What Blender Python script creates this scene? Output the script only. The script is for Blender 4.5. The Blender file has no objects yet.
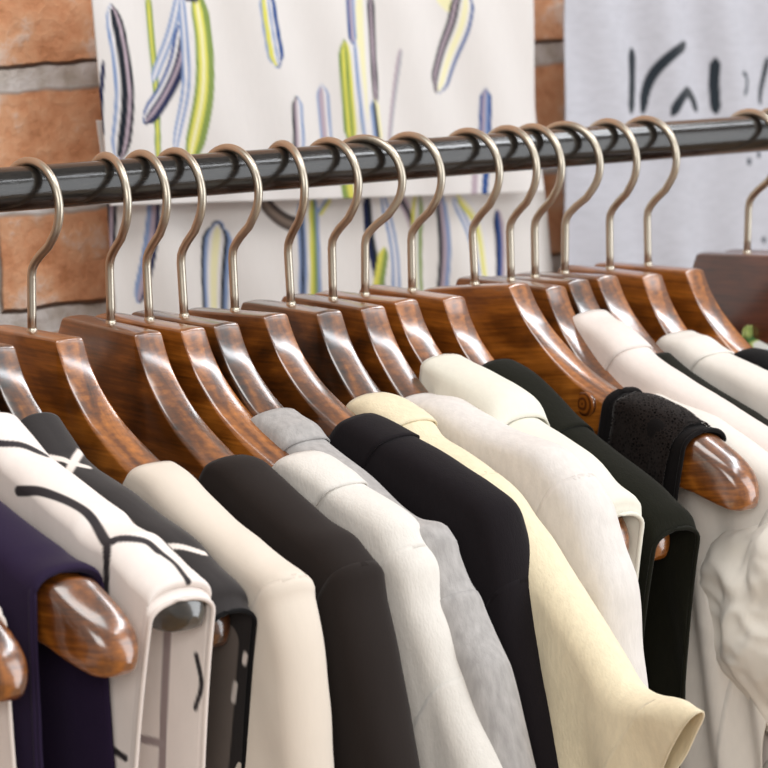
import bpy, math, random
import numpy as np
from mathutils import Vector, noise
random.seed(4)
SC = bpy.context.scene
COL = SC.collection
MM = 0.001
# ------------------------------------------------------------------ camera geometry
FPX = 3172.0
TH, PT, RL = math.radians(40), 0.093, 0.055
CAM = (-0.9762033718, -1.4855218086, 1.5448183736)
F = (math.sin(TH)*math.cos(PT), math.cos(TH)*math.cos(PT), -math.sin(PT))
R0 = (math.cos(TH), -math.sin(TH), 0.0)
U0 = (R0[1]*F[2]-R0[2]*F[1], R0[2]*F[0]-R0[0]*F[2], R0[0]*F[1]-R0[1]*F[0])
RR = tuple(math.cos(RL)*R0[i]-math.sin(RL)*-U0[i]*-1 for i in range(3))
UU = tuple(math.cos(RL)*U0[i]+math.sin(RL)*R0[i] for i in range(3))
def ray(px, py):
    a, b = (px-384)/FPX, (384-py)/FPX
    return tuple(F[i]+a*RR[i]+b*UU[i] for i in range(3))
def on_wall(px, py, Y):
    """point of the plane y = Y seen at a pixel of the photo (x, z in metres)"""
    d = ray(px, py); t = (Y-CAM[1])/d[1]
    return CAM[0]+t*d[0], CAM[2]+t*d[2]
def in_frame(h, x, px, py):
    """point (u forward, v up; mm) of the plane x (mm) in the frame of a hanger that is not tilted"""
    w = math.radians(h['yaw']); d = ray(px, py)
    def loc(P):
        a, b = P[0]-h['X'], P[1]
        return a*math.cos(w)+b*math.sin(w), -a*math.sin(w)+b*math.cos(w), P[2]-1.5
    A = loc(CAM); B = loc(tuple(CAM[i]+d[i] for i in range(3)))
    D = [B[i]-A[i] for i in range(3)]; k = (x*MM-A[0])/D[0]
    return -(A[1]+k*D[1])*1000, (A[2]+k*D[2])*1000

# ------------------------------------------------------------------ materials
def lin(c):
    return tuple(((v/255)/12.92 if v/255 <= .04045 else ((v/255+.055)/1.055)**2.4) for v in c)+(1,)
def newmat(name):
    m = bpy.data.materials.new(name); m.use_nodes = True
    nt = m.node_tree; b = nt.nodes['Principled BSDF']
    return m, nt, b
def N(nt, t, **k):
    n = nt.nodes.new(t)
    for a, v in k.items(): setattr(n, a, v)
    return n
def coords(nt, scale=(1, 1, 1), loc=(0, 0, 0)):
    tc = N(nt, 'ShaderNodeTexCoord'); mp = N(nt, 'ShaderNodeMapping')
    mp.inputs['Scale'].default_value = scale; mp.inputs['Location'].default_value = loc
    nt.links.new(tc.outputs['Object'], mp.inputs['Vector'])
    return mp.outputs['Vector']
def ramp(nt, fac, stops):
    r = N(nt, 'ShaderNodeValToRGB'); e = r.color_ramp.elements
    while len(e) < len(stops): e.new(.5)
    for k, (p, c) in enumerate(stops): e[k].position = p; e[k].color = c
    nt.links.new(fac, r.inputs['Fac']); return r.outputs['Color']
def bump(nt, b, h, strength, dist=.001):
    bp = N(nt, 'ShaderNodeBump'); bp.inputs['Strength'].default_value = strength
    bp.inputs['Distance'].default_value = dist
    nt.links.new(h, bp.inputs['Height']); nt.links.new(bp.outputs['Normal'], b.inputs['Normal'])
def fabric(name, rgb, rough=.85, sheen=.15, weave=1400, bstr=.25, mottle=.05, vcol=False, sub=0.0, stretch=(1, 1, .35)):
    m, nt, b = newmat(name)
    v = coords(nt, stretch)
    n1 = N(nt, 'ShaderNodeTexNoise'); n1.inputs['Scale'].default_value = weave; n1.inputs['Detail'].default_value = 2
    nt.links.new(v, n1.inputs['Vector'])
    n2 = N(nt, 'ShaderNodeTexNoise'); n2.inputs['Scale'].default_value = 260; n2.inputs['Detail'].default_value = 5
    nt.links.new(v, n2.inputs['Vector'])
    mx = N(nt, 'ShaderNodeMix', data_type='RGBA', blend_type='MULTIPLY'); mx.inputs[0].default_value = 1
    c = ramp(nt, n2.outputs['Fac'], [(.3, (1-mottle*2,)*3+(1,)), (.7, (1, 1, 1, 1))])
    nt.links.new(c, mx.inputs[7])
    if vcol:
        a = N(nt, 'ShaderNodeAttribute', attribute_name='pattern'); nt.links.new(a.outputs['Color'], mx.inputs[6])
    else: mx.inputs[6].default_value = lin(rgb)
    nt.links.new(mx.outputs[2], b.inputs['Base Color'])
    b.inputs['Roughness'].default_value = rough; b.inputs['Sheen Weight'].default_value = sheen
    b.inputs['Sheen Roughness'].default_value = .5; b.inputs['Specular IOR Level'].default_value = .25 if max(rgb) > 90 else .08
    if sub: 
        b.inputs['Subsurface Weight'].default_value = sub; b.inputs['Subsurface Radius'].default_value = (.004, .003, .002)
    ad = N(nt, 'ShaderNodeMath', operation='ADD'); nt.links.new(n1.outputs['Fac'], ad.inputs[0]); nt.links.new(n2.outputs['Fac'], ad.inputs[1])
    bump(nt, b, ad.outputs[0], bstr, .0006)
    return m
def wood(name, dark, mid, light, knot=None):
    m, nt, b = newmat(name)
    v = coords(nt, (30, 5, 9), (random.random()*9, random.random()*9, random.random()*9))
    n = N(nt, 'ShaderNodeTexNoise'); n.inputs['Scale'].default_value = 2.2; n.inputs['Detail'].default_value = 6; n.inputs['Distortion'].default_value = 1.2
    nt.links.new(v, n.inputs['Vector'])
    v2 = coords(nt, (60, 9, 160))
    n2 = N(nt, 'ShaderNodeTexNoise'); n2.inputs['Scale'].default_value = 3; n2.inputs['Detail'].default_value = 4
    nt.links.new(v2, n2.inputs['Vector'])
    mx = N(nt, 'ShaderNodeMath', operation='MULTIPLY_ADD'); mx.inputs[1].default_value = .35
    nt.links.new(n2.outputs['Fac'], mx.inputs[0])
    sb = N(nt, 'ShaderNodeMath', operation='MULTIPLY'); sb.inputs[1].default_value = .72
    nt.links.new(n.outputs['Fac'], sb.inputs[0]); nt.links.new(sb.outputs[0], mx.inputs[2])
    c = ramp(nt, mx.outputs[0], [(.36, lin(dark)), (.52, lin(mid)), (.70, lin(light))])
    nt.links.new(c, b.inputs['Base Color'])
    b.inputs['Roughness'].default_value = .34; b.inputs['Coat Weight'].default_value = 1; b.inputs['Coat IOR'].default_value = 1.85
    b.inputs['Coat Roughness'].default_value = .16; b.inputs['Specular IOR Level'].default_value = .5
    bump(nt, b, n2.outputs['Fac'], .12, .0006)
    return m
def metal(name, rgb, rough, aniso=0):
    m, nt, b = newmat(name)
    v = coords(nt, (1, 1, 1)); n = N(nt, 'ShaderNodeTexNoise'); n.inputs['Scale'].default_value = 900
    nt.links.new(v, n.inputs['Vector'])
    b.inputs['Base Color'].default_value = lin(rgb); b.inputs['Metallic'].default_value = 1; b.inputs['Roughness'].default_value = rough
    bump(nt, b, n.outputs['Fac'], .05, .0003)
    return m

M_HOOK = metal('brushed_nickel', (196, 187, 172), .36)
M_WOODS = [wood('lacquered_walnut', (38, 18, 5), (104, 56, 14), (168, 100, 34)),
           wood('lacquered_mahogany', (44, 20, 5), (118, 64, 15), (186, 112, 38)),
           wood('dark_lacquered_walnut', (32, 16, 6), (88, 47, 13), (150, 90, 32))]
M_WBLACK = wood('blackened_wood', (14, 11, 8), (34, 27, 18), (66, 54, 36))
M_WRIGHT = wood('dull_walnut', (40, 18, 12), (92, 46, 28), (120, 64, 40))
def rail_mat():
    m, nt, b = newmat('black_gloss_paint')
    v = coords(nt, (8, 60, 60)); n = N(nt, 'ShaderNodeTexNoise'); n.inputs['Scale'].default_value = 14; n.inputs['Detail'].default_value = 4
    nt.links.new(v, n.inputs['Vector'])
    c = ramp(nt, n.outputs['Fac'], [(.3, lin((20, 18, 17))), (.75, lin((42, 38, 34)))])
    nt.links.new(c, b.inputs['Base Color'])
    b.inputs['Metallic'].default_value = .0
    b.inputs['Roughness'].default_value = .2; b.inputs['Specular IOR Level'].default_value = .4; b.inputs['Coat Weight'].default_value = .25; b.inputs['Coat Roughness'].default_value = .12
    bump(nt, b, n.outputs['Fac'], .12, .001)
    return m
M_RAIL = rail_mat()

# ------------------------------------------------------------------ helpers
def tag(o, label=None, cat=None, group=None, kind=None):
    if label: o['label'] = label
    if cat: o['category'] = cat
    if group: o['group'] = group
    if kind: o['kind'] = kind
    return o
def empty(name, loc, rot=(0, 0, 0)):
    o = bpy.data.objects.new(name, None); COL.objects.link(o)
    o.location = loc; o.rotation_euler = rot; o.empty_display_size = .05
    return o
def mesh_obj(name, verts, faces, m, parent=None, smooth=True, cols=None):
    me = bpy.data.meshes.new(name); me.from_pydata([tuple(map(float, v)) for v in verts], [], faces)
    me.validate(); me.update()
    if smooth: me.polygons.foreach_set('use_smooth', [True]*len(me.polygons))
    if cols is not None:
        at = me.color_attributes.new('pattern', 'FLOAT_COLOR', 'POINT')
        at.data.foreach_set('color', np.asarray(cols, dtype=np.float32).ravel())
    me.materials.append(m)
    o = bpy.data.objects.new(name, me); COL.objects.link(o)
    if parent: o.parent = parent
    return o
def crom(P, step):
    """dense Catmull-Rom resample of a list of tuples, by arc length of the first two entries"""
    P = [np.array(p, float) for p in P]; out = []
    for i in range(len(P)-1):
        p0 = P[i-1] if i else 2*P[0]-P[1]; p1, p2 = P[i], P[i+1]
        p3 = P[i+2] if i+2 < len(P) else 2*P[-1]-P[-2]
        n = max(2, int(np.linalg.norm((p2-p1)[:2])/step*2))
        for k in range(n):
            t = k/n
            out.append(.5*((2*p1)+(-p0+p2)*t+(2*p0-5*p1+4*p2-p3)*t*t+(-p0+3*p1-3*p2+p3)*t**3))
    out.append(P[-1]); out = np.array(out)
    s = np.r_[0, np.cumsum(np.linalg.norm(np.diff(out[:, :2], axis=0), axis=1))]
    n = max(3, int(s[-1]/step)); q = np.linspace(0, s[-1], n)
    return np.stack([np.interp(q, s, out[:, j]) for j in range(out.shape[1])], 1), q
def tube(path, r, seg=10, cap=True):
    P = [np.array(p, float) for p in path]; V = []; Fc = []
    up = np.array((1., .01, .02)); n = len(P)
    for i, p in enumerate(P):
        t = P[min(i+1, n-1)]-P[max(i-1, 0)]; t /= (np.linalg.norm(t)+1e-12)
        a = np.cross(up, t); 
        if np.linalg.norm(a) < 1e-3: a = np.cross((0, 0, 1.), t)
        a /= np.linalg.norm(a); b = np.cross(t, a)
        ri = r[i] if hasattr(r, '__len__') else r
        for k in range(seg):
            an = 2*math.pi*k/seg; V.append(p+ri*(math.cos(an)*a+math.sin(an)*b))
    for i in range(n-1):
        for k in range(seg):
            k2 = (k+1) % seg; Fc.append((i*seg+k, i*seg+k2, (i+1)*seg+k2, (i+1)*seg+k))
    if cap: Fc.append(tuple(range(seg))[::-1]); Fc.append(tuple((n-1)*seg+k for k in range(seg)))
    return V, Fc

# ------------------------------------------------------------------ hanger
TOP = [(0, -81), (20, -81), (36, -81), (39.2, -81.8), (40.6, -84.5), (45.2, -93.5), (52, -103.4), (60.5, -112), (71, -119.8), (83, -126.4), (96, -132.2), (120, -142), (140, -151),
       (152, -156), (157, -161), (163, -163), (169, -164.5), (173, -164.5), (178, -168), (186, -173.5), (193, -179), (199, -186), (202.5, -194), (203, -200)]
BOT = [(0, -156), (20, -157), (40, -160), (43, -160.5), (46, -161), (54, -162), (63, -164), (72, -166), (82, -169), (92, -172), (104, -176), (126, -184), (144, -190),
       (152, -193), (156, -194), (161, -196), (166, -198), (170, -199), (175, -201), (181, -203.5), (187, -206), (193, -208), (198, -208), (202, -204)]
TOP = [(u, v-max(0, u-60)*.115) for u, v in TOP]
BOT = [(u, v-max(0, u-60)*.115) for u, v in BOT]
HALF = [9.2, 9.2, 9.2, 9.2, 9.2, 9.2, 9.6, 10.2, 11, 11.8, 12.4, 13, 13.4, 13.4, 13.4, 13.4, 13.4, 13.4, 13.4, 13.2, 12.4, 10.8, 7.5, 3]
def top_at(u):
    return float(np.interp(abs(u), [p[0] for p in TOP], [p[1] for p in TOP]))
def bend(u):
    """contoured hangers curve forward at both ends (mm)"""
    return 22*min(1.05, max(0, (abs(u)-55)/148))**1.6
SAGC = (100, 45)
def sagf(u, sag): return sag*math.exp(-((abs(u)-105)/42)**2)
def bar_mesh(sag=0):
    st = [(-a[0], a[1], -b[0], b[1], h) for a, b, h in zip(TOP[:0:-1], BOT[:0:-1], HALF[:0:-1])]+[(a[0], a[1], b[0], b[1], h) for a, b, h in zip(TOP, BOT, HALF)]
    # refine
    fine = []
    A = np.array(st)
    for i in range(len(st)-1):
        p0, p1, p2, p3 = A[max(i-1, 0)], A[i], A[i+1], A[min(i+2, len(st)-1)]
        for k in range(3):
            t = k/3
            fine.append(tuple(.5*((2*p1)+(p2-p0)*t+(2*p0-5*p1+4*p2-p3)*t*t+(-p0+3*p1-3*p2+p3)*t**3)))
    fine.append(st[-1])
    V = []; Fc = []
    for (tu, tv, bu, bv, h) in fine:
        T = np.array((tu, tv)); B = np.array((bu, bv)); D = B-T; L = np.linalg.norm(D); D = D/L
        hump = max(0, min(1, (abs(tu)-50)/60))          # the shoulder part is more rounded than the neck block
        r = min(1.3+2.6*hump, L*.3, h*.7); rb = min(3.5, L*.3, h*.7)
        sec = []
        for k in range(6):                               # top-left corner to side
            a = k/5*math.pi/2; sec.append((-(h-r)-r*math.sin(a), r-r*math.cos(a)))
        for q in (.33, .66): sec.append((-h, r+(L-rb-r)*q))
        for k in range(4):
            a = k/3*math.pi/2; sec.append((-(h-rb)-rb*math.cos(a), L-rb+rb*math.sin(a)))
        crown = 1.0+2.6*hump
        sec = [(x, d+crown*(x/h)**2 if d < r+.01 else d+crown*(1-(d-r)/(L-r))) for x, d in sec]
        full = sec+[(-x, d) for x, d in sec[::-1]]
        full += [((h-r)*q, crown*((h-r)*q/h)**2) for q in (.66, .33, 0, -.33, -.66)]
        for x, d in full:
            p = T+D*min(d, L); p = np.array((p[0], p[1]-sagf(p[0], sag))); V.append(((x+bend(p[0]))*MM, -p[0]*MM, p[1]*MM))
        ns = len(full)
    n = len(fine)
    for i in range(n-1):
        for k in range(ns):
            k2 = (k+1) % ns; Fc.append((i*ns+k, (i+1)*ns+k, (i+1)*ns+k2, i*ns+k2))
    Fc.append(tuple(range(ns))[::-1]); Fc.append(tuple((n-1)*ns+k for k in range(ns)))
    return V, Fc
HOOKP = []
rc = 25.0
for k in range(0, 26):
    a = math.radians(178-k*8.6)        # over the rail, from the back down to the front
    HOOKP.append((rc*math.cos(a), 12.5+2.3-rc+rc*math.sin(a)))
last = HOOKP[-1]
HOOKP += [(last[0]-4.5, last[1]-6), (7.5, -37.5), (3, -42), (.8, -45.5), (0, -50), (0, -60), (0, -72), (0, -83)]
def hook_mesh():
    P = [(0, -p[0]*MM, p[1]*MM) for p in HOOKP]
    return tube(P, 2.55*MM, 14)
HHOOK = hook_mesh()
BARS = {}
def make_hanger(h, label, mat):
    root = empty('wooden_hanger', (h['X'], 0, 1.5), (math.radians(h['tilt']), 0, math.radians(h['yaw'])))
    tag(root, label, 'clothes hanger', 'wooden hangers on the rail')
    for nm, m in (('hanger_bar', mat), ('hook', M_HOOK)):
        key = (nm, m.name, h['sag'] if nm == 'hanger_bar' else 0)
        if key not in BARS:
            V, Fc = bar_mesh(h['sag']) if nm == 'hanger_bar' else HHOOK
            o = mesh_obj(nm, V, Fc, m, root); BARS[key] = o
            if nm == 'hanger_bar': o.data.set_sharp_from_angle(angle=math.radians(50))
        else:
            o = BARS[key].copy(); COL.objects.link(o); o.parent = root
        if nm == 'hook': o.rotation_euler = (0, 0, math.radians(h['hy']-h['yaw']))
        if nm == 'hanger_bar':
            o.scale = (h['fat'], h['L'], 1)
            a = math.radians(h['bt']-h['tilt']); o.rotation_euler = (a, 0, 0)
            o.location = (0, -.081*math.sin(a), -.081+.081*math.cos(a))
    # small collar ring where the hook enters the wood
    a = [(0, 0, -.0835), (0, 0, -.0795)]
    V, Fc = tube(a, [3.2*MM, 2.9*MM], 14)
    mesh_obj('ferrule', V, Fc, M_HOOK, root)
    return root

H = {}
def hdef(k, X, tilt, yaw, bt, hy): H[k] = dict(X=X, tilt=tilt, yaw=yaw, bt=bt, hy=hy, L=1.0)
hdef('m', -.170, 6, 2, 5.5, 3); hdef('n', -.113, 6, 2, 4.0, 3); hdef('w', -.060, 5.0, 0, 0, 0); hdef('0', -.0240, 9, 2, 5.5, -2)
hdef('1', .0206, 6, -1, 4.0, 4.4); hdef('2', .0729, 4, -3.5, 5.5, -8.8); hdef('3', .0975, 1, 3, 5.5, -3.6); hdef('4', .1215, 0, 1, 4.5, -1.1)
hdef('5', .1600, 1, 2.5, 2.0, 5.5); hdef('6', .2012, 0, -4, 3.5, -10.1); hdef('7', .2371, 3, -2, 4.5, 3.1); hdef('8', .2649, 5, -.8, 3.0, 24.6)
hdef('9', .3008, 3, 2.0, 5.0, 9.6); hdef('10', .3493, 0, 4, -2.5, 7.1); hdef('11', .3828, 2, 3.0, 4.5, 3.1); hdef('12', .4050, 3, 1, 1.0, 2.0)
hdef('13', .4338, 5, 0, 1.0, 16.9); hdef('14', .4719, 3, -.5, 4.0, 1.7); hdef('15', .5059, 2, 5, 3.5, 7.6); hdef('16', .6067, 6, 0, 1, 5); hdef('17', .6315, 5, 0, 1, 5)
for k_, l_ in (('n', 1.13), ('m', 1.08), ('w', 1.03), ('5', .93), ('1', .96), ('8', 1.0), ('9', .96), ('10', .96)): H[k_]['L'] = l_
for k_ in H: H[k_]['sag'] = {'6': 3, '7': 4, '10': 7, '11': 6, '12': 4, '13': 5, '14': 6, '15': 4}.get(k_, 0); H[k_]['fat'] = {'n': 1.15, 'm': 1.15, 'w': 1.25}.get(k_, 1)
HL = {
 'm': 'wooden hanger cut off by the left edge, only its shoulder end showing',
 'n': 'wooden hanger with bulging glossy end sticking out of the navy top',
 'w': 'wooden hanger with blackened end inside the white top with black lines',
 '0': 'wooden hanger holding the black top with white strokes',
 '1': 'wooden hanger holding the beige blouse, hooked over the bricks',
 '2': 'wooden hanger holding the charcoal blouse',
 '3': 'wooden hanger holding the white sweatshirt beside the charcoal blouse',
 '4': 'wooden hanger holding the heather grey t-shirt',
 '5': 'wooden hanger holding the black sweatshirt',
 '6': 'wooden hanger holding the cream top with stiff cuff',
 '7': 'wooden hanger holding the white linen shirt',
 '8': 'wooden hanger under the white sleeveless top with folded collar',
 '9': 'wooden hanger holding the dark green top',
 '10': 'wooden hanger with round knot and bare end, holding the black lace top',
 '11': 'wooden hanger directly behind the black lace top hanger, holding the puff sleeved blouse',
 '12': 'wooden hanger with a white banded neck top, third behind the dark green top',
 '13': 'wooden hanger mostly hidden behind the white banded neck top',
 '14': 'wooden hanger holding the smooth white shirt at the right edge',
 '15': 'wooden hanger holding the black top at the right edge',
 '16': 'dull brown wooden hanger seen from its flat side near the right edge',
 '17': 'wooden hanger at the right edge, mostly outside the picture'}
wm = {'m': 0, 'n': 1, 'w': 3, '0': 2, '1': 1, '2': 0, '3': 1, '4': 2, '5': 0, '6': 2, '7': 0, '8': 1, '9': 1, '10': 1, '11': 0, '12': 2, '13': 0, '14': 1, '15': 1, '16': 4, '17': 4}
WM = M_WOODS+[M_WBLACK, M_WRIGHT]
def knot_mat():
    m = wood('knot_wood', (60, 26, 6), (134, 72, 18), (180, 106, 34)); nt = m.node_tree; b = nt.nodes['Principled BSDF']
    w = N(nt, 'ShaderNodeTexWave'); w.wave_type = 'RINGS'; w.rings_direction = 'X'
    w.inputs['Scale'].default_value = 95; w.inputs['Distortion'].default_value = 2.5; w.inputs['Detail Scale'].default_value = 1.5
    nt.links.new(coords(nt), w.inputs['Vector'])
    nt.links.new(ramp(nt, w.outputs['Fac'], [(.2, lin((92, 46, 12))), (.7, lin((150, 84, 24)))]), b.inputs['Base Color']); return m
for k in H:
    rt = make_hanger(H[k], HL[k], WM[wm[k]])
    if k == '10':
        ku, kv = in_frame(H[k], -9.4, 583, 404); V = [(-.0007, 0, 0)]; Fc = []
        for i, (r_, d_) in enumerate(((3, -.7), (6, -.55), (8, -.3), (8.8, .6), (8.8, 2.5))):
            for j in range(32):
                a_ = j*math.pi/16; V.append((d_*MM+.12*r_*MM*math.cos(a_)*.8, r_*1.15*MM*math.cos(a_), r_*.9*MM*math.sin(a_)))
        for j in range(32):
            Fc.append((0, 1+(j+1) % 32, 1+j))
            for i in range(4): Fc.append((1+i*32+j, 1+i*32+(j+1) % 32, 33+i*32+(j+1) % 32, 33+i*32+j))
        kn = mesh_obj('knot', V, Fc, knot_mat(), rt); kn.location = (-9.4*MM, -ku*MM, kv*MM)
        kn['label'] = 'round ringed knot in the wood'

# ------------------------------------------------------------------ garments
def hanger_top_line(h):
    us = np.arange(36, 203, 2.0); vs = np.array([top_at(u)-sagf(u, h['sag']) for u in us]); us = us*h['L']
    a = math.radians(h['bt']-h['tilt']); v1 = vs+81
    u2 = us*math.cos(a)+v1*math.sin(a); v2 = -81+v1*math.cos(a)-us*math.sin(a)
    t = math.radians(h['tilt'])
    return u2*math.cos(t)+v2*math.sin(t), v2*math.cos(t)-u2*math.sin(t)
def gamma(kind, L, step=1.0):
    """the path the cloth follows away from the shoulder line (u back, v down), mm"""
    ds = np.r_[0, .4, 1, 1.8, 2.8, 4, 5.5, 7.5, 10, 13, np.arange(17, 110, 5), np.arange(110, L, 12)]
    if kind == 'sleeve': a0, a1, k = math.radians(-38), math.radians(-84), 40.
    elif kind == 'cuffed': a0, a1, k = math.radians(-50), math.radians(-56), 60.
    elif kind == 'plumb': a0, a1, k = math.radians(-86), math.radians(-91), 60.
    else: a0, a1, k = math.radians(-76), math.radians(-83), 60.
    out = [(0., 0.)]; cur = np.zeros(2)
    for i in range(1, len(ds)):
        m = (ds[i]+ds[i-1])/2; a = a1+(a0-a1)*math.exp(-m/k)
        cur = cur+np.array((-math.cos(a), math.sin(a)))*(ds[i]-ds[i-1]); out.append(tuple(cur))
    return ds, np.array(out)
def cloth(name, parent, h, spine, kind, mat, w=(15.5, 15.5), r=(8, 13), L=330, fold=(3, 55, 0.), seed=0,
          step=3.0, painter=None, noise_amp=.6, base=(255, 255, 255), thick=1.1, mirror=False, grow=0.02, dgfine=False, lip=None):
    """spine: rows (u, v) of the cloth's outermost line in the hanger's frame, mm; one arch of cloth across it at every station"""
    ds, G = gamma(kind, L)
    if dgfine:
        ds2 = np.r_[17*np.linspace(0, 1, 70)[:-1]**2.4, np.arange(17, 210, 1.1), np.arange(210, L, 6)]
        G = np.stack([np.interp(ds2, ds, G[:, j]) for j in (0, 1)], 1); ds = ds2
    n, m = len(spine), len(ds)
    V = []; cols = []
    S = np.linspace(0, 1, n)
    amp, lam, ph = fold
    for i in range(n):
        u0, v0 = spine[i][:2]; wi = w[0]+(w[1]-w[0])*S[i]; ri = r[0]+(r[1]-r[0])*S[i]
        if len(spine[i]) > 2: wi = spine[i][2]
        for sgn in (-1, 1):
            rng = range(m-1, 0, -1) if sgn < 0 else range(0, m)
            for j in rng:
                d = ds[j]; q = min(d/ri, 1)
                x = wi*(1-(1-q)**2.1)**(1/2.1)+grow*max(0, d-ri)
                u, v = u0+G[j][0], v0+G[j][1]
                fa = amp*min(1, max(0, d-6)/70)
                x += fa*math.sin(2*math.pi*(u+.10*v)/lam+ph+(0 if sgn < 0 else 1.1))*(.6+.4*math.sin(v/61+seed))
                p = Vector((u/26+seed*3.1, v/40, sgn*2+x/40))
                x += noise_amp*noise.noise(p*1.6)*min(1, d/4)
                dz = noise_amp*.7*noise.noise(Vector((u/18, x/12+seed, 7.3+v/18)))
                uu = u
                if uu < 2: uu = 2+(uu-2)*.02          # the half of the garment stops at the neck line
                V.append(((sgn*x+bend(u))*MM, -uu*MM, (v+dz)*MM))
    mm_ = 2*m-1; Fc = []
    for i in range(n-1):
        for j in range(mm_-1):
            a = i*mm_+j; Fc.append((a, a+1, a+mm_+1, a+mm_))
    if painter is not None: cols = painter(h, V, Fc)
    if mirror:
        k = len(V); V2 = [(x, -y, z) for x, y, z in V]
        V += V2; Fc += [tuple(k+q for q in f[::-1]) for f in Fc]
        Fc += [(j, k+j, k+j+1, j+1) for j in range(mm_-1) if ds[min(abs(j-(m-1)), abs(j+1-(m-1)))] > 26]
        if painter is not None: cols = np.concatenate([cols, cols])
    o = mesh_obj(name, V, Fc, mat, parent, cols=cols if painter is not None else None)
    if thick:
        s = o.modifiers.new('thickness', 'SOLIDIFY'); s.thickness = thick*MM; s.offset = 0
    return o
def to_px(h, x, u, v):
    w = math.radians(h['yaw']); X, Y, Z = (x+bend(u))*MM, -u*MM, v*MM
    P = (h['X']+X*math.cos(w)-Y*math.sin(w), X*math.sin(w)+Y*math.cos(w), 1.5+Z)
    q = [P[i]-CAM[i] for i in range(3)]; z = sum(q[i]*F[i] for i in range(3))
    return np.array((384+FPX*sum(q[i]*RR[i] for i in range(3))/z, 384-FPX*sum(q[i]*UU[i] for i in range(3))/z))
def spine_from(h, pts, w=15.5, k=.55, step=3.0, lift=3.0, rest=True, kind='sleeve', r=(8, 13), grow=.02, name='', w2=None):
    """fits the shoulder line so that the draped cloth's outer edge runs where the photo shows it"""
    T, _ = crom([(p[0], p[1]) for p in pts], step*1.5)
    n = len(T); tan = np.gradient(T, axis=0); tan /= np.linalg.norm(tan, axis=1)[:, None]
    nor = np.stack([tan[:, 1], -tan[:, 0]], 1)          # up and to the right in the picture
    P = np.array([in_frame(h, k*w, *q) for q in T])
    ds, G = gamma(kind, 120); 
    for it in range(5):
        for i in range(n):
            ri = r[0]+(r[1]-r[0])*i/(n-1); best = -99; wi = w+((w2 or w)-w)*i/(n-1)
            for sgn in (-1, 1):
                for j in range(0, len(ds), 2):
                    q = min(ds[j]/ri, 1); x = sgn*(wi*(1-(1-q)**2.1)**(1/2.1)+grow*max(0, ds[j]-ri))
                    best = max(best, float((to_px(h, x, P[i][0]+G[j][0], P[i][1]+G[j][1])-T[i])@nor[i]))
            dp = -best*nor[i]
            P[i] += (dp[0]/1.08*.9, -dp[1]/1.68*.9)
        Q = P.copy(); Q[1:-1] = (P[:-2]+2*P[1:-1]+P[2:])/4; P = Q
    U, Vv = hanger_top_line(h)
    low = []
    for i in range(n):
        if P[i][0] < U.max():
            zt = np.interp(P[i][0], U, Vv)+lift; low.append(int(P[i][1]-zt)) if i % 5 == 0 else 0
            if rest and P[i][1] < zt: P[i][1] = max(P[i][1], min(zt, P[i][1]+9))
    for _ in range(2):
        Q = P.copy(); Q[1:-1] = (P[:-2]+2*P[1:-1]+P[2:])/4; P = Q
    for i in range(n):
        if rest and P[i][0] < U.max(): P[i][1] = max(P[i][1], np.interp(P[i][0], U, Vv)+lift)
    P, _ = crom([tuple(p) for p in P], step)
    return P
def split_at(h, P, px, py, w=15.5, k=.55):
    t = np.array(in_frame(h, k*w, px, py)); return int(np.argmin(np.linalg.norm(P[:, :2]-t, axis=1)))
def edge_tube(name, parent, P, kind, L, w, r, mat, rad=1.3, grow=.02, sides=(-1, 1), amp=0, shift=0):
    ds, G = gamma(kind, L); u0, v0 = P[:2]; pts = []
    for sgn in (-1, 1):
        rng = range(len(ds)-1, 0, -1) if sgn < 0 else range(len(ds))
        for j in rng:
            q = min(ds[j]/r, 1); x = w*(1-(1-q)**2.1)**(1/2.1)+grow*max(0, ds[j]-r)
            pts.append(((sgn*x+bend(u0+G[j][0]))*MM, -(u0+G[j][0]+shift)*MM, (v0+G[j][1])*MM))
    V, Fc = tube(pts, rad*MM, 8)
    return mesh_obj(name, V, Fc, mat, parent)
def groot(name, k, label, cat, group=None):
    h = H[k]; o = empty(name, (h['X'], 0, 1.5), (0, 0, math.radians(h['yaw'])))
    tag(o, label, cat, group); return o, h
def cut(P, a, b): return P[a:b]

# --- sleeved garments: (hanger, name, label, category, outer line px, seam px, material, options)
M_BEIGE = fabric('beige_crepe', (228, 216, 202), .7, .2, 1500, .10, .01, sub=.0)
M_CHAR = fabric('charcoal_crepe', (43, 37, 35), .8, .06, 1600, .15, .02)
M_WHITE1 = fabric('white_fleece', (230, 225, 218), .9, .3, 900, .45, .03)
M_GREY = fabric('heather_grey_jersey', (182, 178, 176), .9, .25, 1200, .4, .13, stretch=(1, 1, .25))
M_BLACK = fabric('black_jersey', (30, 26, 29), .9, .06, 1100, .35, .05)
M_CREAM = fabric('cream_linen', (240, 226, 194), .85, .2, 800, .5, .05)
M_WHITE2 = fabric('white_linen', (228, 222, 217), .85, .2, 900, .4, .05)
M_WHITE3 = fabric('off_white_cotton', (232, 228, 214), .85, .2, 1000, .2, .02)
M_GREEN = fabric('dark_green_knit', (27, 27, 20), .95, .05, 1000, .45, .08)
M_LACE = fabric('black_rib_knit', (20, 17, 17), .9, .05, 900, .4, .06)
M_WHITE4 = fabric('warm_white_cotton', (234, 222, 215), .85, .2, 1200, .2, .02)
M_WHITE5 = fabric('smooth_white_cotton', (232, 226, 218), .8, .2, 1200, .15, .02)
M_BLK2 = fabric('flat_black_cotton', (22, 21, 22), .9, .05, 1100, .3, .04)
M_NAVY = fabric('navy_crepe', (42, 31, 56), .8, .08, 1400, .2, .03)
M_PUFF = fabric('crisp_white_poplin', (246, 240, 230), .6, .15, 1400, .12, .015)

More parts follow.
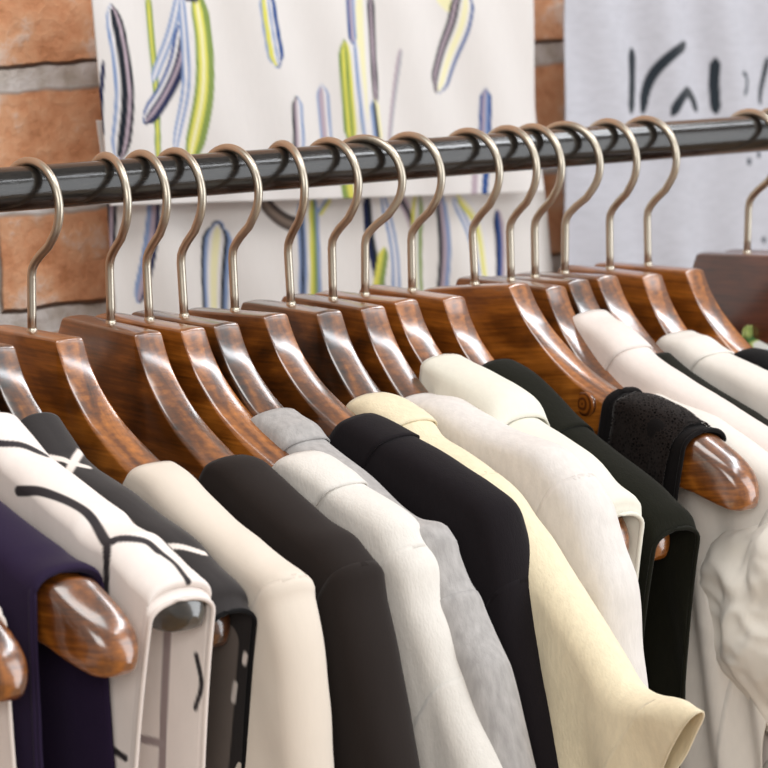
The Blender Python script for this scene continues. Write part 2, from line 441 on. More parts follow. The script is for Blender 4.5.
def band_part(name, o, h, P, j, kind, mat, w, r, seed, up=1.3, L=130, fold=(3, 55, 0), na=.5):
    Q = P[:j+1].copy(); Q[:, 1] += up; Q[0, 0] -= .6
    c = cloth(name, o, h, Q, kind, mat, (w+up, w+up), (r, r), L, fold, seed, noise_amp=na)
    return c
def sleeved(k, name, label, outer, seam, mat, w=15.0, kk=.55, fold=(3, 55, 0), seed=1, L=330, cuff=None, na=.6, r=(8, 13), kind='sleeve', wend=None, neck=None):
    o, h = groot(name, k, label, {'t_shirt': 't-shirt'}.get(name, name.replace('_', ' ')))
    P = spine_from(h, outer, w, kk, rest=(k != '16'), kind=kind, r=(r[0], r[1]), name=k+' '+label)
    i = split_at(h, P, seam[0], seam[1], w, kk)
    if neck: band_part('neckband', o, h, P, split_at(h, P, neck[0], neck[1], w, kk), kind, mat, w, r[0], seed)
    we = wend or w
    cloth('body', o, h, P[:i+1], kind, mat, (w, w), (r[0], r[0]+2), L, fold, seed, noise_amp=na, mirror=True)
    Q = P[i-1:].copy()
    # the sleeve is sewn on with a small raised seam
    if cuff:
        j = split_at(h, P, cuff[0], cuff[1], w, kk)
        cloth('sleeve', o, h, P[i-1:j+1], kind, mat, (w+.7, we), (r[0]+2, r[1]), L, fold, seed+.4, noise_amp=na)
        cloth('cuff', o, h, P[j-1:], kind, mat, (we+1.0, we+1.0 if kind == 'sleeve' else 6), (r[1], r[1]), L, fold, seed+.4, noise_amp=na*.5)
    else:
        cloth('sleeve', o, h, Q, kind, mat, (w+.7, we), (r[0]+2, r[1]), L, fold, seed+.4, noise_amp=na)
    return o, h, P

sleeved('1', 'blouse', 'beige blouse with soft gathered shoulder, left of the charcoal blouse',
        [(165, 459), (187, 473), (227, 512), (256, 536), (276, 553), (290, 563), (301, 573), (309, 586), (316, 609), (323, 645), (328, 695), (333, 768), (337, 860)],
        (290, 563), M_BEIGE, w=14.6, fold=(3, 34, .6), seed=2, na=.9)
sleeved('2', 'blouse', 'charcoal blouse with curved sleeve seam between beige and white tops',
        [(240, 455), (256, 458), (276, 473), (319, 512), (343, 529), (364, 550), (376, 565), (384, 585), (386, 599), (396, 645), (409, 712), (419, 768), (434, 860)],
        (366, 552), M_CHAR, fold=(4, 60, 1.6), seed=3)
sleeved('3', 'sweatshirt', 'white brushed sweatshirt between charcoal blouse and grey t-shirt',
        [(308, 453), (323, 456), (349, 472), (360, 482), (406, 512), (423, 535), (439, 565), (446, 599), (456, 625), (469, 665), (473, 674), (486, 712), (508, 768), (540, 860)],
        (423, 535), M_WHITE1, fold=(4, 48, .2), neck=(352, 475), seed=4, cuff=(472, 670))
sleeved('4', 't_shirt', 'heather grey t-shirt with dropped sleeve seam',
        [(289, 413), (316, 428), (323, 439), (366, 473), (409, 512), (429, 519), (449, 535), (459, 555), (469, 582), (476, 592), (489, 622), (503, 652), (512, 675), (535, 768), (560, 860)],
        (473, 585), M_GREY, fold=(3, 48, .9), neck=(321, 437), seed=5)
sleeved('5', 'sweatshirt', 'black sweatshirt with dropped sleeve seam behind the grey t-shirt',
        [(371, 415), (385, 421), (403, 431), (443, 453), (489, 483), (510, 500), (522, 520), (532, 556), (537, 589), (545, 640), (562, 712), (575, 768), (597, 860)],
        (537, 587), M_BLACK, fold=(3, 52, 2.2), neck=(405, 433), seed=6)
o6, h6, P6 = sleeved('6', 'blouse', 'cream blouse whose stiff turned cuff points out to the right',
        [(385, 397), (399, 399), (429, 419), (443, 436), (483, 463), (512, 487), (532, 512), (549, 535), (579, 582), (605, 622), (625, 655), (640, 680), (650, 688), (668, 694), (685, 701)],
        (483, 463), M_CREAM, fold=(4, 46, .5), neck=(427, 418), seed=7, cuff=(643, 682), kind='cuffed')
sleeved('7', 'shirt', 'white linen shirt behind the cream blouse',
        [(431, 396), (456, 397), (476, 408), (512, 428), (556, 445), (583, 466), (600, 486), (612, 507), (625, 548), (638, 588), (642, 645), (647, 684), (655, 768), (662, 860)],
        (583, 466), M_WHITE2, fold=(4, 50, 1.2), seed=8)
sleeved('12', 't_shirt', 'warm white t-shirt with folded neck band behind the black lace top',
        [(604, 319), (622, 325), (645, 344), (659, 359), (712, 393), (768, 428), (800, 450), (830, 480), (850, 520), (870, 600)],
        (800, 450), M_WHITE4, fold=(3, 60, .4), neck=(646, 346), seed=9)
sleeved('14', 'shirt', 'smooth white shirt, last white one before the black top at the right edge',
        [(692, 338), (706, 337), (725, 352), (768, 372), (820, 400), (850, 430), (870, 480), (885, 560)],
        (830, 410), M_WHITE5, fold=(3, 60, 1.4), neck=(727, 354), seed=10)
sleeved('15', 'shirt', 'black shirt showing only its shoulder at the right edge',
        [(757, 349), (775, 353), (810, 372), (850, 400), (890, 440), (905, 500), (915, 580)],
        (870, 420), M_BLK2, seed=11)
sleeved('13', 'shirt', 'dark green shirt, just a sliver between two white tops at right',
        [(668, 362), (690, 378), (722, 393), (760, 416), (800, 442), (830, 480), (850, 550)],
        (800, 442), M_GREEN, seed=12)

o11, h11, P11 = sleeved('11', 'blouse', 'white blouse with gathered puff sleeve at the right edge, behind the black lace top',
        [(644, 397), (659, 392), (685, 404), (719, 418), (768, 450), (800, 474), (822, 500), (836, 540), (842, 600)],
        (800, 474), M_WHITE5, fold=(5, 30, .4), seed=13, L=420)
def puff(parent, h, mat, cpx, name):
    cu, cv = in_frame(h, -10, *cpx); V = []; Fc = []; nt_, nf = 110, 150
    prof = [(-64, 8), (-61, 30), (-50, 49), (-32, 58), (-8, 60), (16, 55), (38, 44), (56, 30), (68, 20), (76, 17), (84, 21), (100, 30), (124, 38)]
    zs = np.linspace(-64, 124, nt_); rs = np.interp(zs, [p[0] for p in prof], [p[1] for p in prof])
    rs = np.convolve(np.pad(rs, 3, 'edge'), np.ones(7)/7, 'valid')
    for i, (z, r) in enumerate(zip(zs, rs)):
        g = math.exp(-((z-76)/34)**2)
        for j in range(nf):
            f = 2*math.pi*j/nf
            d = Vector((math.cos(f)*1.3, math.sin(f)*1.3, z/44))
            n = noise.noise(d+Vector((3.3, 1, 0)))*.9+1.3*(.3-abs(noise.noise(d*1.5+Vector((0, 5, 2)))))+.5*(.3-abs(noise.noise(d*3.1+Vector((4, 5, 2)))))
            fold = .12*math.sin(f*11+2.2*noise.noise(d*1.4)*2+z*.02)*(g+.15)+.06*math.sin(f*23+z*.05)*g
            big = .20*n*(1-g*.6)
            rr = r*(1+fold+big)
            lean = z*.18 if z < 76 else 14-(z-76)*.5
            V.append(((rr*.52*math.cos(f)-6+bend(cu))*MM, -(cu-lean*-.35+rr*math.sin(f))*MM, (cv-z+2*n)*MM))
    for i in range(nt_-1):
        for j in range(nf):
            k = (j+1) % nf; Fc.append((i*nf+j, (i+1)*nf+j, (i+1)*nf+k, i*nf+k))
    Fc.append(tuple(range(nf)))
    o = mesh_obj(name, V, Fc, mat, parent)
    t = o.modifiers.new('thickness', 'SOLIDIFY'); t.thickness = .0008
    return o
puff(o11, h11, M_PUFF, (764, 634), 'puff_sleeve')
M_FLORAL = fabric('green_blue_print', (225, 232, 228), .8, .1, 1200, .15, .02)
nt = M_FLORAL.node_tree; bs = nt.nodes['Principled BSDF']; vz = N(nt, 'ShaderNodeTexNoise'); vz.inputs['Scale'].default_value = 45
nt.links.new(coords(nt), vz.inputs['Vector'])
nt.links.new(ramp(nt, vz.outputs['Fac'], [(.38, lin((70, 110, 60))), (.45, lin((190, 206, 120))), (.5, lin((226, 232, 230))), (.62, lin((226, 232, 230))), (.68, lin((120, 160, 190)))]), bs.inputs['Base Color'])
sleeved('16', 'shirt', 'green and blue printed shirt peeking out under the dull brown hanger',
        [(744, 322), (768, 334), (810, 356), (850, 380), (890, 420), (905, 480)], (850, 380), M_FLORAL, seed=14)

# --- sleeveless garments
def sleeveless(k, name, label, outer, mat, w=15.2, w2=19, kk=.6, L=330, fold=(2, 60, 0), seed=1, painter=None, base=None, fine=False, step=3.0, band=None, na=.5, grow=.02, r=(8, 10), bmat=None, cat=None, kind='drop'):
    o, h = groot(name, k, label, cat or name.replace('_', ' '))
    P = spine_from(h, outer, w, kk, step, kind=kind, r=r, grow=grow, name=k+' '+label, w2=w2)
    pt = painter
    cloth('body', o, h, P, kind, mat, (w, w2), r, L, fold, seed, step, pt, na, dgfine=fine, grow=grow, mirror=True)
    edge_tube('armhole_binding', o, P[-1], kind, L, w2, r[1], bmat or mat, 1.4, grow)
    return o, h, P
def stroke_painter(base, strokes):
    """colours a cloth mesh: each stroke is a line laid on the cloth's own surface, measured in 3D"""
    def paint(h, V, Fc):
        from mathutils.bvhtree import BVHTree
        w = math.radians(h['yaw']); cw, sw = math.cos(w), math.sin(w)
        bv = BVHTree.FromPolygons([Vector(map(float, v)) for v in V], Fc)
        def loc(p): return Vector(((p[0]-h['X'])*cw+p[1]*sw, -(p[0]-h['X'])*sw+p[1]*cw, p[2]-1.5))
        o = loc(CAM); A = np.array(V, float); C = np.tile(np.array(lin(base)), (len(A), 1))
        for rgb, hw, pts in strokes:
            Q = []
            dense, _ = crom([(p[0], p[1]) for p in pts], 2.0)
            for px, py in dense:
                d = ray(px, py); e = loc((CAM[0]+d[0], CAM[1]+d[1], CAM[2]+d[2]))-o
                hit = bv.ray_cast(o, e.normalized())
                if hit[0] is not None: Q.append(tuple(hit[0]))
            if len(Q) < 2: continue
            Q = np.array(Q); best = np.full(len(A), 9.)
            for i in range(len(Q)-1):
                D = Q[i+1]-Q[i]
                if np.linalg.norm(D) > .012: continue
                t = np.clip(((A-Q[i])@D)/(D@D+1e-12), 0, 1)
                best = np.minimum(best, np.linalg.norm(A-(Q[i]+t[:, None]*D), axis=1))
            f = np.clip((hw*MM-best)/.0008+.5, 0, 1)[:, None]
            C = C*(1-f)+np.array(lin(rgb))*f
        return C
    return paint
M_PAT = fabric('printed_crepe', (255, 255, 255), .75, .2, 1400, .15, .015, vcol=True)
W = 15.8
BLK = (42, 36, 40)
sleeveless('w', 'sleeveless_top', 'white sleeveless top with thin black lines, beside the navy top',
           [(10, 411), (45, 452), (60, 467), (115, 512), (148, 538), (172, 556), (186, 568), (196, 582)], M_PAT,
           painter=stroke_painter((244, 234, 228), [
               (BLK, 2.4, [(-30, 440), (0, 444), (22, 446), (45, 456)]),
               (BLK, 2.8, [(19, 491), (45, 493), (85, 512), (106, 542)]),
               (BLK, 2.2, [(107, 542), (107, 580), (105, 660), (100, 735), (97, 800)]),
               (BLK, 1.9, [(103, 742), (126, 758)]),
               (BLK, 2.4, [(109, 543), (122, 539), (145, 542), (158, 552)]),
               (BLK, 1.7, [(160, 553), (175, 565), (188, 582)]),
               ((158, 142, 142), 2.6, [(168, 632), (165, 700), (162, 790)]),
               ((165, 150, 150), 2.3, [(140, 738), (162, 743)]),
               (BLK, 1.5, [(197, 655), (202, 684), (196, 708)])]), fine=True, step=1.1, seed=21, fold=(1.5, 60, .3), w2=20, bmat=M_WHITE4)
WHT = (240, 228, 220)
sleeveless('0', 'sleeveless_top', 'black sleeveless top with crossing white strokes',
           [(54, 411), (77, 446), (93, 466), (127, 489), (157, 512), (187, 534), (213, 560), (233, 581), (245, 602)], M_PAT,
           painter=stroke_painter((40, 35, 35), [
               ((112, 102, 96), 10, [(224, 640), (220, 700), (212, 790)]),
               (WHT, 2.3, [(82, 449), (74, 462), (64, 482)]),
               (WHT, 2.0, [(46, 458), (62, 460), (72, 464), (88, 468)]),
               (WHT, 1.8, [(156, 549), (178, 547), (204, 554)]),
               (WHT, 1.6, [(246, 655), (245, 662)]),
               ((225, 215, 208), 1.6, [(236, 684), (234, 700)])]), fine=True, step=1.1, seed=22, fold=(1.5, 60, 1.3), w2=16.5, kind='drop', bmat=M_BLK2)
sleeveless('n', 'sleeveless_top', 'navy sleeveless top at the lower left corner',
           [(-30, 480), (10, 512), (40, 534), (60, 549), (76, 558), (84, 569)], M_NAVY, seed=23, fold=(1.5, 60, 2), w=16, w2=21, kind='plumb')
sleeveless('m', 'sleeveless_top', 'pale top cut off by the lower left edge', 
           [(-150, 500), (-95, 545), (-56, 575), (-28, 590), (-16, 603)], M_WHITE4, seed=24, fold=(1.5, 60, 2), kind='plumb')
o8, h8, P8 = sleeveless('8', 'sleeveless_top', 'off white sleeveless top with folded collar, behind the linen shirt',
           [(458, 364), (500, 392), (540, 421), (587, 452), (612, 478), (628, 492), (636, 508)], M_WHITE3, seed=25, fold=(2, 60, .2), bmat=M_WHITE3, w2=17)
C8 = spine_from(h8, [(456, 359), (486, 374), (516, 390), (532, 402), (541, 416)], 17, .6, kind='drop', r=(6, 12), w2=21)
C8[:, 1] += 3
cloth('collar', o8, h8, C8, 'drop', M_WHITE3, (17, 21), (6, 12), 70, (0, 60, 0), 2)
o9, h9, P9 = sleeveless('9', 'sleeveless_top', 'dark green sleeveless top with ribbed neckband',
           [(509, 362), (534, 377), (556, 398), (578, 420), (614, 450), (647, 475), (668, 494), (683, 508), (691, 522)], M_GREEN, seed=26, fold=(3, 34, .2))
band_part('neckband', o9, h9, P9, split_at(h9, P9, 580, 422), 'drop', M_GREEN, 15.6, 8, 26, 1.5, 60)
def lace_mat():
    m = fabric('black_lace', (30, 24, 22), .9, .1, 900, .4, .1); nt = m.node_tree; b = nt.nodes['Principled BSDF']
    v = N(nt, 'ShaderNodeTexVoronoi'); v.inputs['Scale'].default_value = 520; v.feature = 'DISTANCE_TO_EDGE'
    nt.links.new(coords(nt), v.inputs['Vector'])
    n = N(nt, 'ShaderNodeTexNoise'); n.inputs['Scale'].default_value = 90; nt.links.new(coords(nt), n.inputs['Vector'])
    g = N(nt, 'ShaderNodeMath', operation='LESS_THAN'); nt.links.new(v.outputs['Distance'], g.inputs[0])
    k = N(nt, 'ShaderNodeMath', operation='MULTIPLY'); k.inputs[1].default_value = .38; nt.links.new(n.outputs['Fac'], k.inputs[0]); nt.links.new(k.outputs[0], g.inputs[1])
    nt.links.new(g.outputs[0], b.inputs['Alpha']); return m
o10, h10, P10 = sleeveless('10', 'sleeveless_top', 'black sleeveless top with sheer lace shoulder and bare hanger end',
           [(630, 394), (647, 396), (679, 409), (698, 422), (712, 436)], M_LACE, seed=27, fold=(3, 26, .8), w=15.5)
LQ = P10[2:-2].copy(); LQ[:, 1] += 2.2
cloth('lace_trim', o10, h10, LQ, 'drop', lace_mat(), (17.6, 20.5), (9, 11), 44, (2, 22, 0), 5, noise_amp=2.6, thick=.6)
edge_tube('neck_binding', o10, P10[0]+np.array((0, .8)), 'drop', 80, 16, 8, M_LACE, 2.6)
zz = LQ[-1]+np.array((-6., -6.)); V, Fc = tube([((-12+bend(zz[0]))*MM, -zz[0]*MM, (zz[1]-2)*MM), ((-16+bend(zz[0]))*MM, -(zz[0]+3)*MM, (zz[1]-3)*MM)], [1.6*MM, 1.2*MM], 10)
mesh_obj('button', V, Fc, M_HOOK, o10)

# ------------------------------------------------------------------ rail
def cyl(name, p0, p1, r, m, parent=None, seg=48):
    n = 60; P = [tuple(p0[i]+(p1[i]-p0[i])*k/n for i in range(3)) for k in range(n+1)]
    V, Fc = tube(P, r, seg); return mesh_obj(name, V, Fc, m, parent)
rack = empty('clothes_rack', (.6, 0, 0))
tag(rack, 'glossy black round clothes rail running across the picture', 'clothes rack')
V, Fc = tube([(-1.3+2.6*k/80, 0, 1.5) for k in range(81)], .0125, 48); mesh_obj('rail', V, Fc, M_RAIL, rack)
for x in (-1.3, 1.3):
    V, Fc = tube([(x, 0, z) for z in (.02, .5, 1., 1.5)], .0125, 24); mesh_obj('post', V, Fc, M_RAIL, rack)
    V, Fc = tube([(x+.0001, y, .0135) for y in (-.25, -.1, .1, .25)], .0135, 16); mesh_obj('foot', V, Fc, M_RAIL, rack)

# ------------------------------------------------------------------ setting
def wall_mat():
    m, nt, b = newmat('old_brick')
    tc = N(nt, 'ShaderNodeTexCoord')
    nz = N(nt, 'ShaderNodeTexNoise'); nz.inputs['Scale'].default_value = 22; nz.inputs['Detail'].default_value = 5
    nt.links.new(tc.outputs['Object'], nz.inputs['Vector'])
    off = N(nt, 'ShaderNodeVectorMath', operation='MULTIPLY_ADD'); off.inputs[1].default_value = (.012, .012, .012)
    nt.links.new(nz.outputs['Color'], off.inputs[0]); nt.links.new(tc.outputs['Object'], off.inputs[2])
    sp = N(nt, 'ShaderNodeSeparateXYZ'); nt.links.new(off.outputs[0], sp.inputs[0])
    ax = N(nt, 'ShaderNodeMath', operation='ADD'); ax.inputs[1].default_value = -.075-.006+4.4
    az = N(nt, 'ShaderNodeMath', operation='ADD'); az.inputs[1].default_value = -1.5646-.006+.082*24
    nt.links.new(sp.outputs['X'], ax.inputs[0]); nt.links.new(sp.outputs['Z'], az.inputs[0])
    cb = N(nt, 'ShaderNodeCombineXYZ'); nt.links.new(ax.outputs[0], cb.inputs['X']); nt.links.new(az.outputs[0], cb.inputs['Y'])
    br = N(nt, 'ShaderNodeTexBrick'); br.offset = .5
    for k, v in (('Scale', 1), ('Mortar Size', .011), ('Mortar Smooth', .35), ('Bias', 0), ('Brick Width', .22), ('Row Height', .082)): br.inputs[k].default_value = v
    br.inputs['Color1'].default_value = lin((216, 152, 112)); br.inputs['Color2'].default_value = lin((220, 162, 118)); br.inputs['Mortar'].default_value = lin((178, 172, 168))
    nt.links.new(cb.outputs[0], br.inputs['Vector'])
    n2 = N(nt, 'ShaderNodeTexNoise'); n2.inputs['Scale'].default_value = 26; n2.inputs['Detail'].default_value = 8; n2.inputs['Roughness'].default_value = .68
    nt.links.new(tc.outputs['Object'], n2.inputs['Vector'])
    c2 = ramp(nt, n2.outputs['Fac'], [(.32, lin((168, 104, 62))), (.44, lin((214, 152, 112))), (.54, lin((222, 172, 136))), (.63, lin((226, 210, 198)))])
    mx = N(nt, 'ShaderNodeMix', data_type='RGBA', blend_type='MIX'); mx.inputs[0].default_value = .72
    nt.links.new(br.outputs['Color'], mx.inputs[6]); nt.links.new(c2, mx.inputs[7])
    m2 = N(nt, 'ShaderNodeMix', data_type='RGBA', blend_type='MIX')
    n3 = N(nt, 'ShaderNodeTexNoise'); n3.inputs['Scale'].default_value = 60; n3.inputs['Detail'].default_value = 6
    nt.links.new(tc.outputs['Object'], n3.inputs['Vector'])
    cm = ramp(nt, n3.outputs['Fac'], [(.3, lin((172, 160, 148))), (.7, lin((222, 216, 214)))])
    nt.links.new(br.outputs['Fac'], m2.inputs[0]); nt.links.new(mx.outputs[2], m2.inputs[6]); nt.links.new(cm, m2.inputs[7])
    nt.links.new(m2.outputs[2], b.inputs['Base Color']); b.inputs['Roughness'].default_value = .9
    inv = N(nt, 'ShaderNodeMath', operation='MULTIPLY_ADD'); inv.inputs[1].default_value = -1.6
    nt.links.new(br.outputs['Fac'], inv.inputs[0]); nt.links.new(n2.outputs['Fac'], inv.inputs[2])
    ad = N(nt, 'ShaderNodeMath', operation='MULTIPLY_ADD'); ad.inputs[1].default_value = .35
    nt.links.new(n3.outputs['Fac'], ad.inputs[0]); nt.links.new(inv.outputs[0], ad.inputs[2])
    bump(nt, b, ad.outputs[0], 1.0, .007)
    return m
def box(name, x0, x1, y0, y1, z0, z1, m, parent=None):
    V = [(x, y, z) for x in (x0, x1) for y in (y0, y1) for z in (z0, z1)]
    Fc = [(0, 1, 3, 2), (4, 6, 7, 5), (0, 4, 5, 1), (2, 3, 7, 6), (0, 2, 6, 4), (1, 5, 7, 3)]
    return mesh_obj(name, V, Fc, m, parent, smooth=False)
tag(box('wall_back', -2.5, 3.5, .30, .42, 0, 2.8, wall_mat()), kind='structure')
def floor_mat():
    m, nt, b = newmat('pale_floorboards')
    v = coords(nt, (1, 8, 1)); n = N(nt, 'ShaderNodeTexNoise'); n.inputs['Scale'].default_value = 4; n.inputs['Detail'].default_value = 5
    nt.links.new(v, n.inputs['Vector'])
    nt.links.new(ramp(nt, n.outputs['Fac'], [(.3, lin((150, 120, 90))), (.7, lin((190, 160, 125)))]), b.inputs['Base Color'])
    b.inputs['Roughness'].default_value = .5; return m
tag(box('floor', -2.5, 3.5, -3.5, .42, -.05, 0, floor_mat()), kind='structure')

# ------------------------------------------------------------------ clothes hanging on the wall
LB, NV, WH, PK, YL, GR, CR, BK, BL = (128, 148, 186), (8, 22, 66), (222, 218, 218), (176, 158, 168), (214, 208, 92), (126, 146, 74), (230, 224, 180), (16, 24, 36), (26, 70, 134)
ST_UP = [  # points px, half width px, colour bands from left to right
 ([(109, 10), (117, 50), (122, 100), (119, 156)], 8, [LB, WH, BK, BK, PK, BK]),
 ([(102, 62), (101, 100), (103, 135)], 1.8, [NV]),
 ([(147, -5), (151, 40), (155, 90), (155, 160)], 3.2, [GR, YL, GR]),
 ([(178, -5), (168, 40), (152, 80)], 4, [LB, WH, LB]),
 ([(183, 25), (178, 62), (165, 92), (143, 120)], 8, [BL, WH, NV, PK, NV, NV]),
 ([(181, -5), (186, 50), (187, 95), (176, 150)], 5, [LB, WH, LB, WH]),
 ([(196, -5), (202, 40), (202, 95), (192, 158)], 10, [WH, GR, YL, CR, YL, GR, GR]),
 ([(184, -3), (198, -1)], 3, [NV]),
 ([(263, -5), (268, 30), (274, 63)], 8.5, [LB, YL, YL, WH, LB, WH, BL, BL]),
 ([(349, -5), (351, 42)], 4.5, [BL, PK, LB]),
 ([(361, -5), (362, 60), (364, 135)], 6, [CR, CR, WH]),
 ([(370, -5), (373, 60), (374, 102)], 3.5, [BK, PK, BK]),
 ([(343, 44), (347, 90), (352, 140)], 7, [GR, YL, GR, YL, WH]),
 ([(354, 44), (358, 90), (364, 140)], 3.2, [LB, WH]),
 ([(372, 102), (376, 140)], 5, [LB, BK, CR]),
 ([(399, 50), (394, 95), (388, 140)], 2.4, [PK, (170, 170, 176)]),
 ([(440, -5), (451, 8)], 5, [CR]),
 ([(462, -5), (458, 25), (448, 55), (437, 88)], 11, [BK, PK, BK, WH, CR, CR, WH, BL]),
 ([(295, 100), (297, 150)], 6, [BK, PK, WH, LB]),
 ([(323, 88), (328, 150)], 6, [LB, PK, PK, WH, LB]),
 ([(483, 92), (484, 150)], 5.5, [BL, PK, LB, BL]),
 ([(346, 178), (350, 200)], 6, [GR, YL]), ([(477, 165), (475, 200)], 5, [PK, PK, WH]), ([(486, 165), (484, 200)], 3, [BL]),
]
ST_LOW = [
 ([(114, 195), (113, 250)], 4.5, [BK, PK, BK]),
 ([(150, 195), (147, 250), (140, 300)], 5.5, [LB, PK, NV]),
 ([(218, 228), (216, 270), (216, 330)], 13, [BK, LB, WH, CR, CR, WH, BK, LB]),
 ([(262, 200), (272, 212), (286, 222), (300, 226)], 6, [(96, 84, 78), (140, 124, 112), (70, 62, 60)]),
 ([(312, 198), (313, 240), (316, 320)], 5, [YL, GR, LB]),
 ([(298, 205), (302, 260), (303, 320)], 4, [LB, BK, LB]),
 ([(330, 198), (318, 214)], 3, [LB, YL]),
 ([(365, 196), (370, 240), (382, 290)], 6, [NV, BK, WH]),
 ([(380, 196), (392, 250), (394, 320)], 5, [LB, WH, LB]),
 ([(400, 195), (412, 215), (420, 240)], 5, [PK, BK, PK]),
 ([(419, 196), (419, 240), (420, 320)], 5.5, [YL, WH, GR]),
 ([(437, 196), (443, 250), (442, 320)], 5, [BK, PK, LB]),
 ([(450, 200), (466, 235), (474, 280)], 4, [LB, WH, LB]),
 ([(455, 196), (478, 225), (486, 280)], 6, [YL, CR, WH]),
 ([(498, 212), (502, 250), (502, 310)], 5, [NV, BL, PK]),
 ([(381, 250), (376, 290)], 5, [YL, GR]),
]
SCRIPT = [  # hand-lettered black writing on the grey shirt
 ([(635, 50), (634, 80), (631, 112)], 4.8, [(32, 40, 48)]),
 ([(686, 44), (668, 53), (655, 70), (648, 90), (645, 112)], 4.6, [(32, 40, 48)]),
 ([(668, 114), (675, 100), (684, 92), (693, 98), (699, 110)], 4.8, [(32, 40, 48)]),
 ([(715, 60), (715, 85), (717, 112)], 4.6, [(32, 40, 48)]),
 ([(738, 73), (743, 76), (744, 84), (740, 95)], 2.4, [(60, 70, 78)]),
 ([(769, 58), (766, 75), (762, 95), (762, 104)], 2.6, [(32, 40, 48)]),
 ([(655, 152), (664, 155), (674, 151)], 3, [(46, 52, 66)]),
 ([(744, 160), (747, 163)], 3, [(46, 54, 66)]), ([(757, 152), (758, 157)], 2.6, [(46, 54, 66)]),
 ([(763, 238), (764, 242)], 3, [(60, 66, 76)]),
]
def paint_sheet(X, Z, Y, base, strokes):
    """colours of a flat cloth from its printed strokes, in the cloth's own plane"""
    C = np.tile(np.array(lin(base)), (X.size, 1)); P = np.stack([X.ravel(), Z.ravel()], 1)
    for pts, hw, bands in strokes:
        Q = np.array([on_wall(a, b, Y) for a, b in pts]); Q, _ = crom([tuple(q*1000) for q in Q], 4.0); Q = Q/1000
        hwm = hw*.92*MM
        best = np.full(len(P), 9.); sd = np.zeros(len(P)); along = np.zeros(len(P)); n = len(Q)-1
        bb = (P[:, 0] > Q[:, 0].min()-.02) & (P[:, 0] < Q[:, 0].max()+.02) & (P[:, 1] > Q[:, 1].min()-.02) & (P[:, 1] < Q[:, 1].max()+.02)
        idx = np.where(bb)[0]; p = P[idx]
        for i in range(n):
            A, B = Q[i], Q[i+1]; D = B-A; L2 = (D*D).sum()
            t = np.clip(((p-A)@D)/L2, 0, 1); q = A+t[:, None]*D; dist = np.linalg.norm(p-q, axis=1)
            s = (D[0]*(p[:, 1]-A[1])-D[1]*(p[:, 0]-A[0]))
            up = dist < best[idx]-1e-9; best[idx[up]] = dist[up]; sd[idx[up]] = np.sign(s[up]); along[idx[up]] = (i+t[up])/n
        taper = np.sqrt(np.clip(np.minimum(along, 1-along)*9, 0, 1))*.55+.45
        h = hwm*taper[idx]; inside = np.clip((h-best[idx])/.0009+.5, 0, 1)
        cross = np.clip((sd[idx]*best[idx]/h+1)/2, 0, .999)      # 0 .. 1 across
        flip = -1 if Q[-1, 1] < Q[0, 1] else 1
        if flip < 0: cross = .999-cross
        cross = .999-cross
        nb = len(bands); f = cross*nb-.5; i0 = np.clip(np.floor(f).astype(int), 0, nb-1); i1 = np.clip(i0+1, 0, nb-1)
        tt = np.clip((f-np.floor(f)-.5)*2.2+.5, 0, 1)[:, None]; tt[f < 0] = 0
        Bc = np.array([lin(b) for b in bands]); col = Bc[i0]*(1-tt)+Bc[i1]*tt
        C[idx] = C[idx]*(1-inside[:, None])+col*inside[:, None]
    return C
def sheet(name, parent, outline, Y, base, strokes, mat, res=.0014, wav=(.004, .06), thick=.0012, seed=0, hang=0.0):
    """outline: (left px list, right px list) both from top to bottom; a gently waving cloth panel"""
    Lp, Rp = outline
    Lq = np.array([on_wall(a, b, Y) for a, b in Lp]); Rq = np.array([on_wall(a, b, Y) for a, b in Rp])
    zt = max(Lq[0, 1], Rq[0, 1]); zb = min(Lq[-1, 1], Rq[-1, 1])
    nz = int((zt-zb)/res); wid = (Rq[:, 0].max()-Lq[:, 0].min()); nx = int(wid/res)
    tt = np.linspace(0, 1, nz); ss = np.linspace(0, 1, nx)
    lx = np.interp(tt, np.linspace(0, 1, len(Lq)), Lq[:, 0]); lz = np.interp(tt, np.linspace(0, 1, len(Lq)), Lq[:, 1])
    rx = np.interp(tt, np.linspace(0, 1, len(Rq)), Rq[:, 0]); rz = np.interp(tt, np.linspace(0, 1, len(Rq)), Rq[:, 1])
    X = lx[:, None]*(1-ss)+rx[:, None]*ss; Z = lz[:, None]*(1-ss)+rz[:, None]*ss
    YY = Y+wav[0]*np.sin(2*np.pi*X/wav[1]+seed+2*np.sin(Z*5))*(.6+.4*np.sin(X*23+seed))+.0015*np.sin(X*97+Z*31)
    C = paint_sheet(X, Z, Y, base, strokes)
    V = np.stack([X.ravel(), YY.ravel(), Z.ravel()], 1)
    i = np.arange(nz-1)[:, None]*nx+np.arange(nx-1)[None, :]; i = i.ravel()
    Fc = np.stack([i, i+nx, i+nx+1, i+1], 1).tolist()
    o = mesh_obj(name, V, Fc, mat, parent, cols=C)
    s = o.modifiers.new('thickness', 'SOLIDIFY'); s.thickness = thick; s.offset = 1
    return o
M_PRINT = fabric('printed_cotton', (255, 255, 255), .85, .15, 900, .15, .01, vcol=True)
M_PRINT2 = fabric('printed_slub_linen', (255, 255, 255), .85, .15, 700, .3, .05, vcol=True, stretch=(.25, 1, 1))
pr = empty('printed_dress', (.45, .25, 1.5)); tag(pr, 'white dress with blue and yellow brush stroke print hanging on the brick wall', 'dress')
def parented(o, root):
    o.parent = root; o.matrix_parent_inverse = root.matrix_world.inverted(); return o
bpy.context.view_layer.update()
parented(sheet('bodice', None, ([(88, -60), (90, 0), (103, 120), (110, 206)], [(531, -60), (532, 0), (536, 110), (545, 192)]), .243, (220, 215, 212), ST_UP, M_PRINT, wav=(.002, .11)), pr)
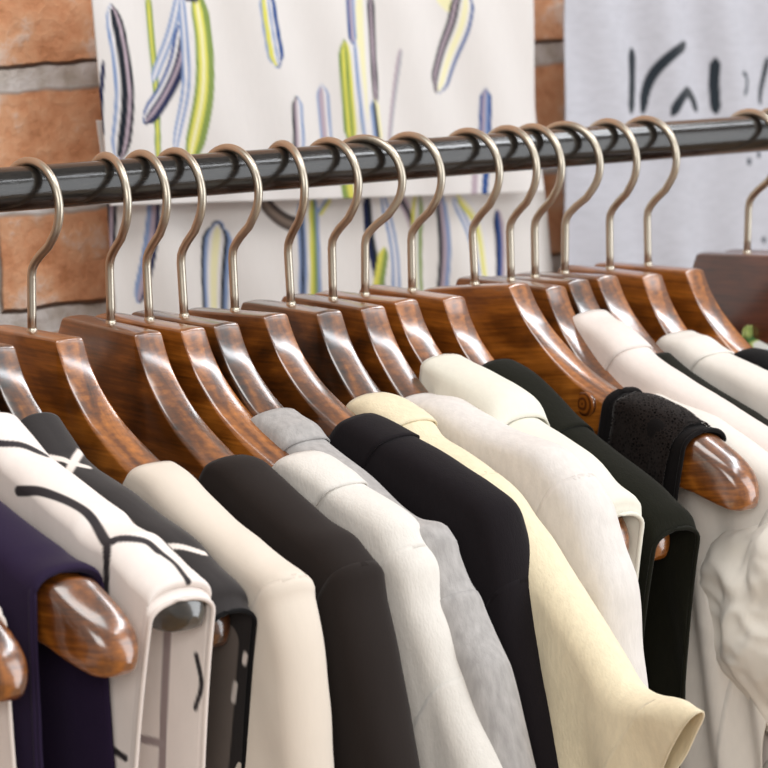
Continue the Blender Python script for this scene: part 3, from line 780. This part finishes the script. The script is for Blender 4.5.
parented(sheet('skirt', None, ([(98, 120), (110, 200), (116, 300), (120, 420)], [(530, 120), (545, 200), (553, 290), (558, 420)]), .262, (226, 221, 217), ST_LOW, M_PRINT, wav=(.003, .09), seed=1), pr)
sh = empty('printed_shirt', (.8, .25, 1.5)); tag(sh, 'pale grey slub shirt with black hand lettering hanging on the wall at right', 'shirt')
bpy.context.view_layer.update()
parented(sheet('body', None, ([(566, -60), (566, 0), (564, 120), (566, 240), (568, 420)], [(1100, -60), (1100, 0), (1100, 120), (1100, 240), (1100, 420)]), .245, (190, 190, 198), SCRIPT, M_PRINT2, wav=(.005, .07), seed=2), sh)

# ------------------------------------------------------------------ light
def area(name, loc, target, size, power, col=(1, 1, 1)):
    l = bpy.data.lights.new(name, 'AREA'); l.shape = 'RECTANGLE'; l.size, l.size_y = size; l.energy = power; l.color = col
    o = bpy.data.objects.new(name, l); COL.objects.link(o); o.location = loc
    o.rotation_euler = (Vector(target)-Vector(loc)).to_track_quat('-Z', 'Y').to_euler(); return o
area('ceiling_panel_light', (.0, -.7, 2.75), (.3, 0, 1.3), (1.2, .6), 12, (1, .985, .96))
area('ceiling_strip_light', (1.6, -.1, 2.7), (.3, 0, 1.4), (1.8, .14), 9, (.93, .96, 1))
area('ceiling_strip_light', (1.4, -.9, 2.7), (.3, 0, 1.4), (1.8, .14), 9, (.93, .96, 1))
area('shop_window_light', (2.2, -2.5, 1.55), (.3, 0, 1.45), (2.0, 2.9), 62, (.93, .965, 1))
area('front_soft_light', (-2.0, -2.6, 2.2), (.3, 0, 1.3), (1.6, 1.2), 34, (1, .97, .93))
w = bpy.data.worlds.new('World'); SC.world = w; w.use_nodes = True
bg = w.node_tree.nodes['Background']; bg.inputs[0].default_value = (1, .97, .93, 1); bg.inputs[1].default_value = .40

# ------------------------------------------------------------------ camera
cd = bpy.data.cameras.new('camera'); cam = bpy.data.objects.new('camera', cd); COL.objects.link(cam)
from mathutils import Matrix
rot = Matrix(((RR[0], UU[0], -F[0]), (RR[1], UU[1], -F[1]), (RR[2], UU[2], -F[2])))
cam.matrix_world = Matrix.Translation(CAM) @ rot.to_4x4()
cd.sensor_width = 36; cd.lens = FPX/768*36; cd.clip_start = .05
cd.dof.use_dof = True; cd.dof.focus_distance = 1.80; cd.dof.aperture_fstop = 13
SC.camera = cam
SC.view_settings.view_transform = 'Standard'; SC.view_settings.look = 'None'
SC.view_settings.exposure = -.08
SC.cycles.use_denoising = True
SC.cycles.max_bounces = 8
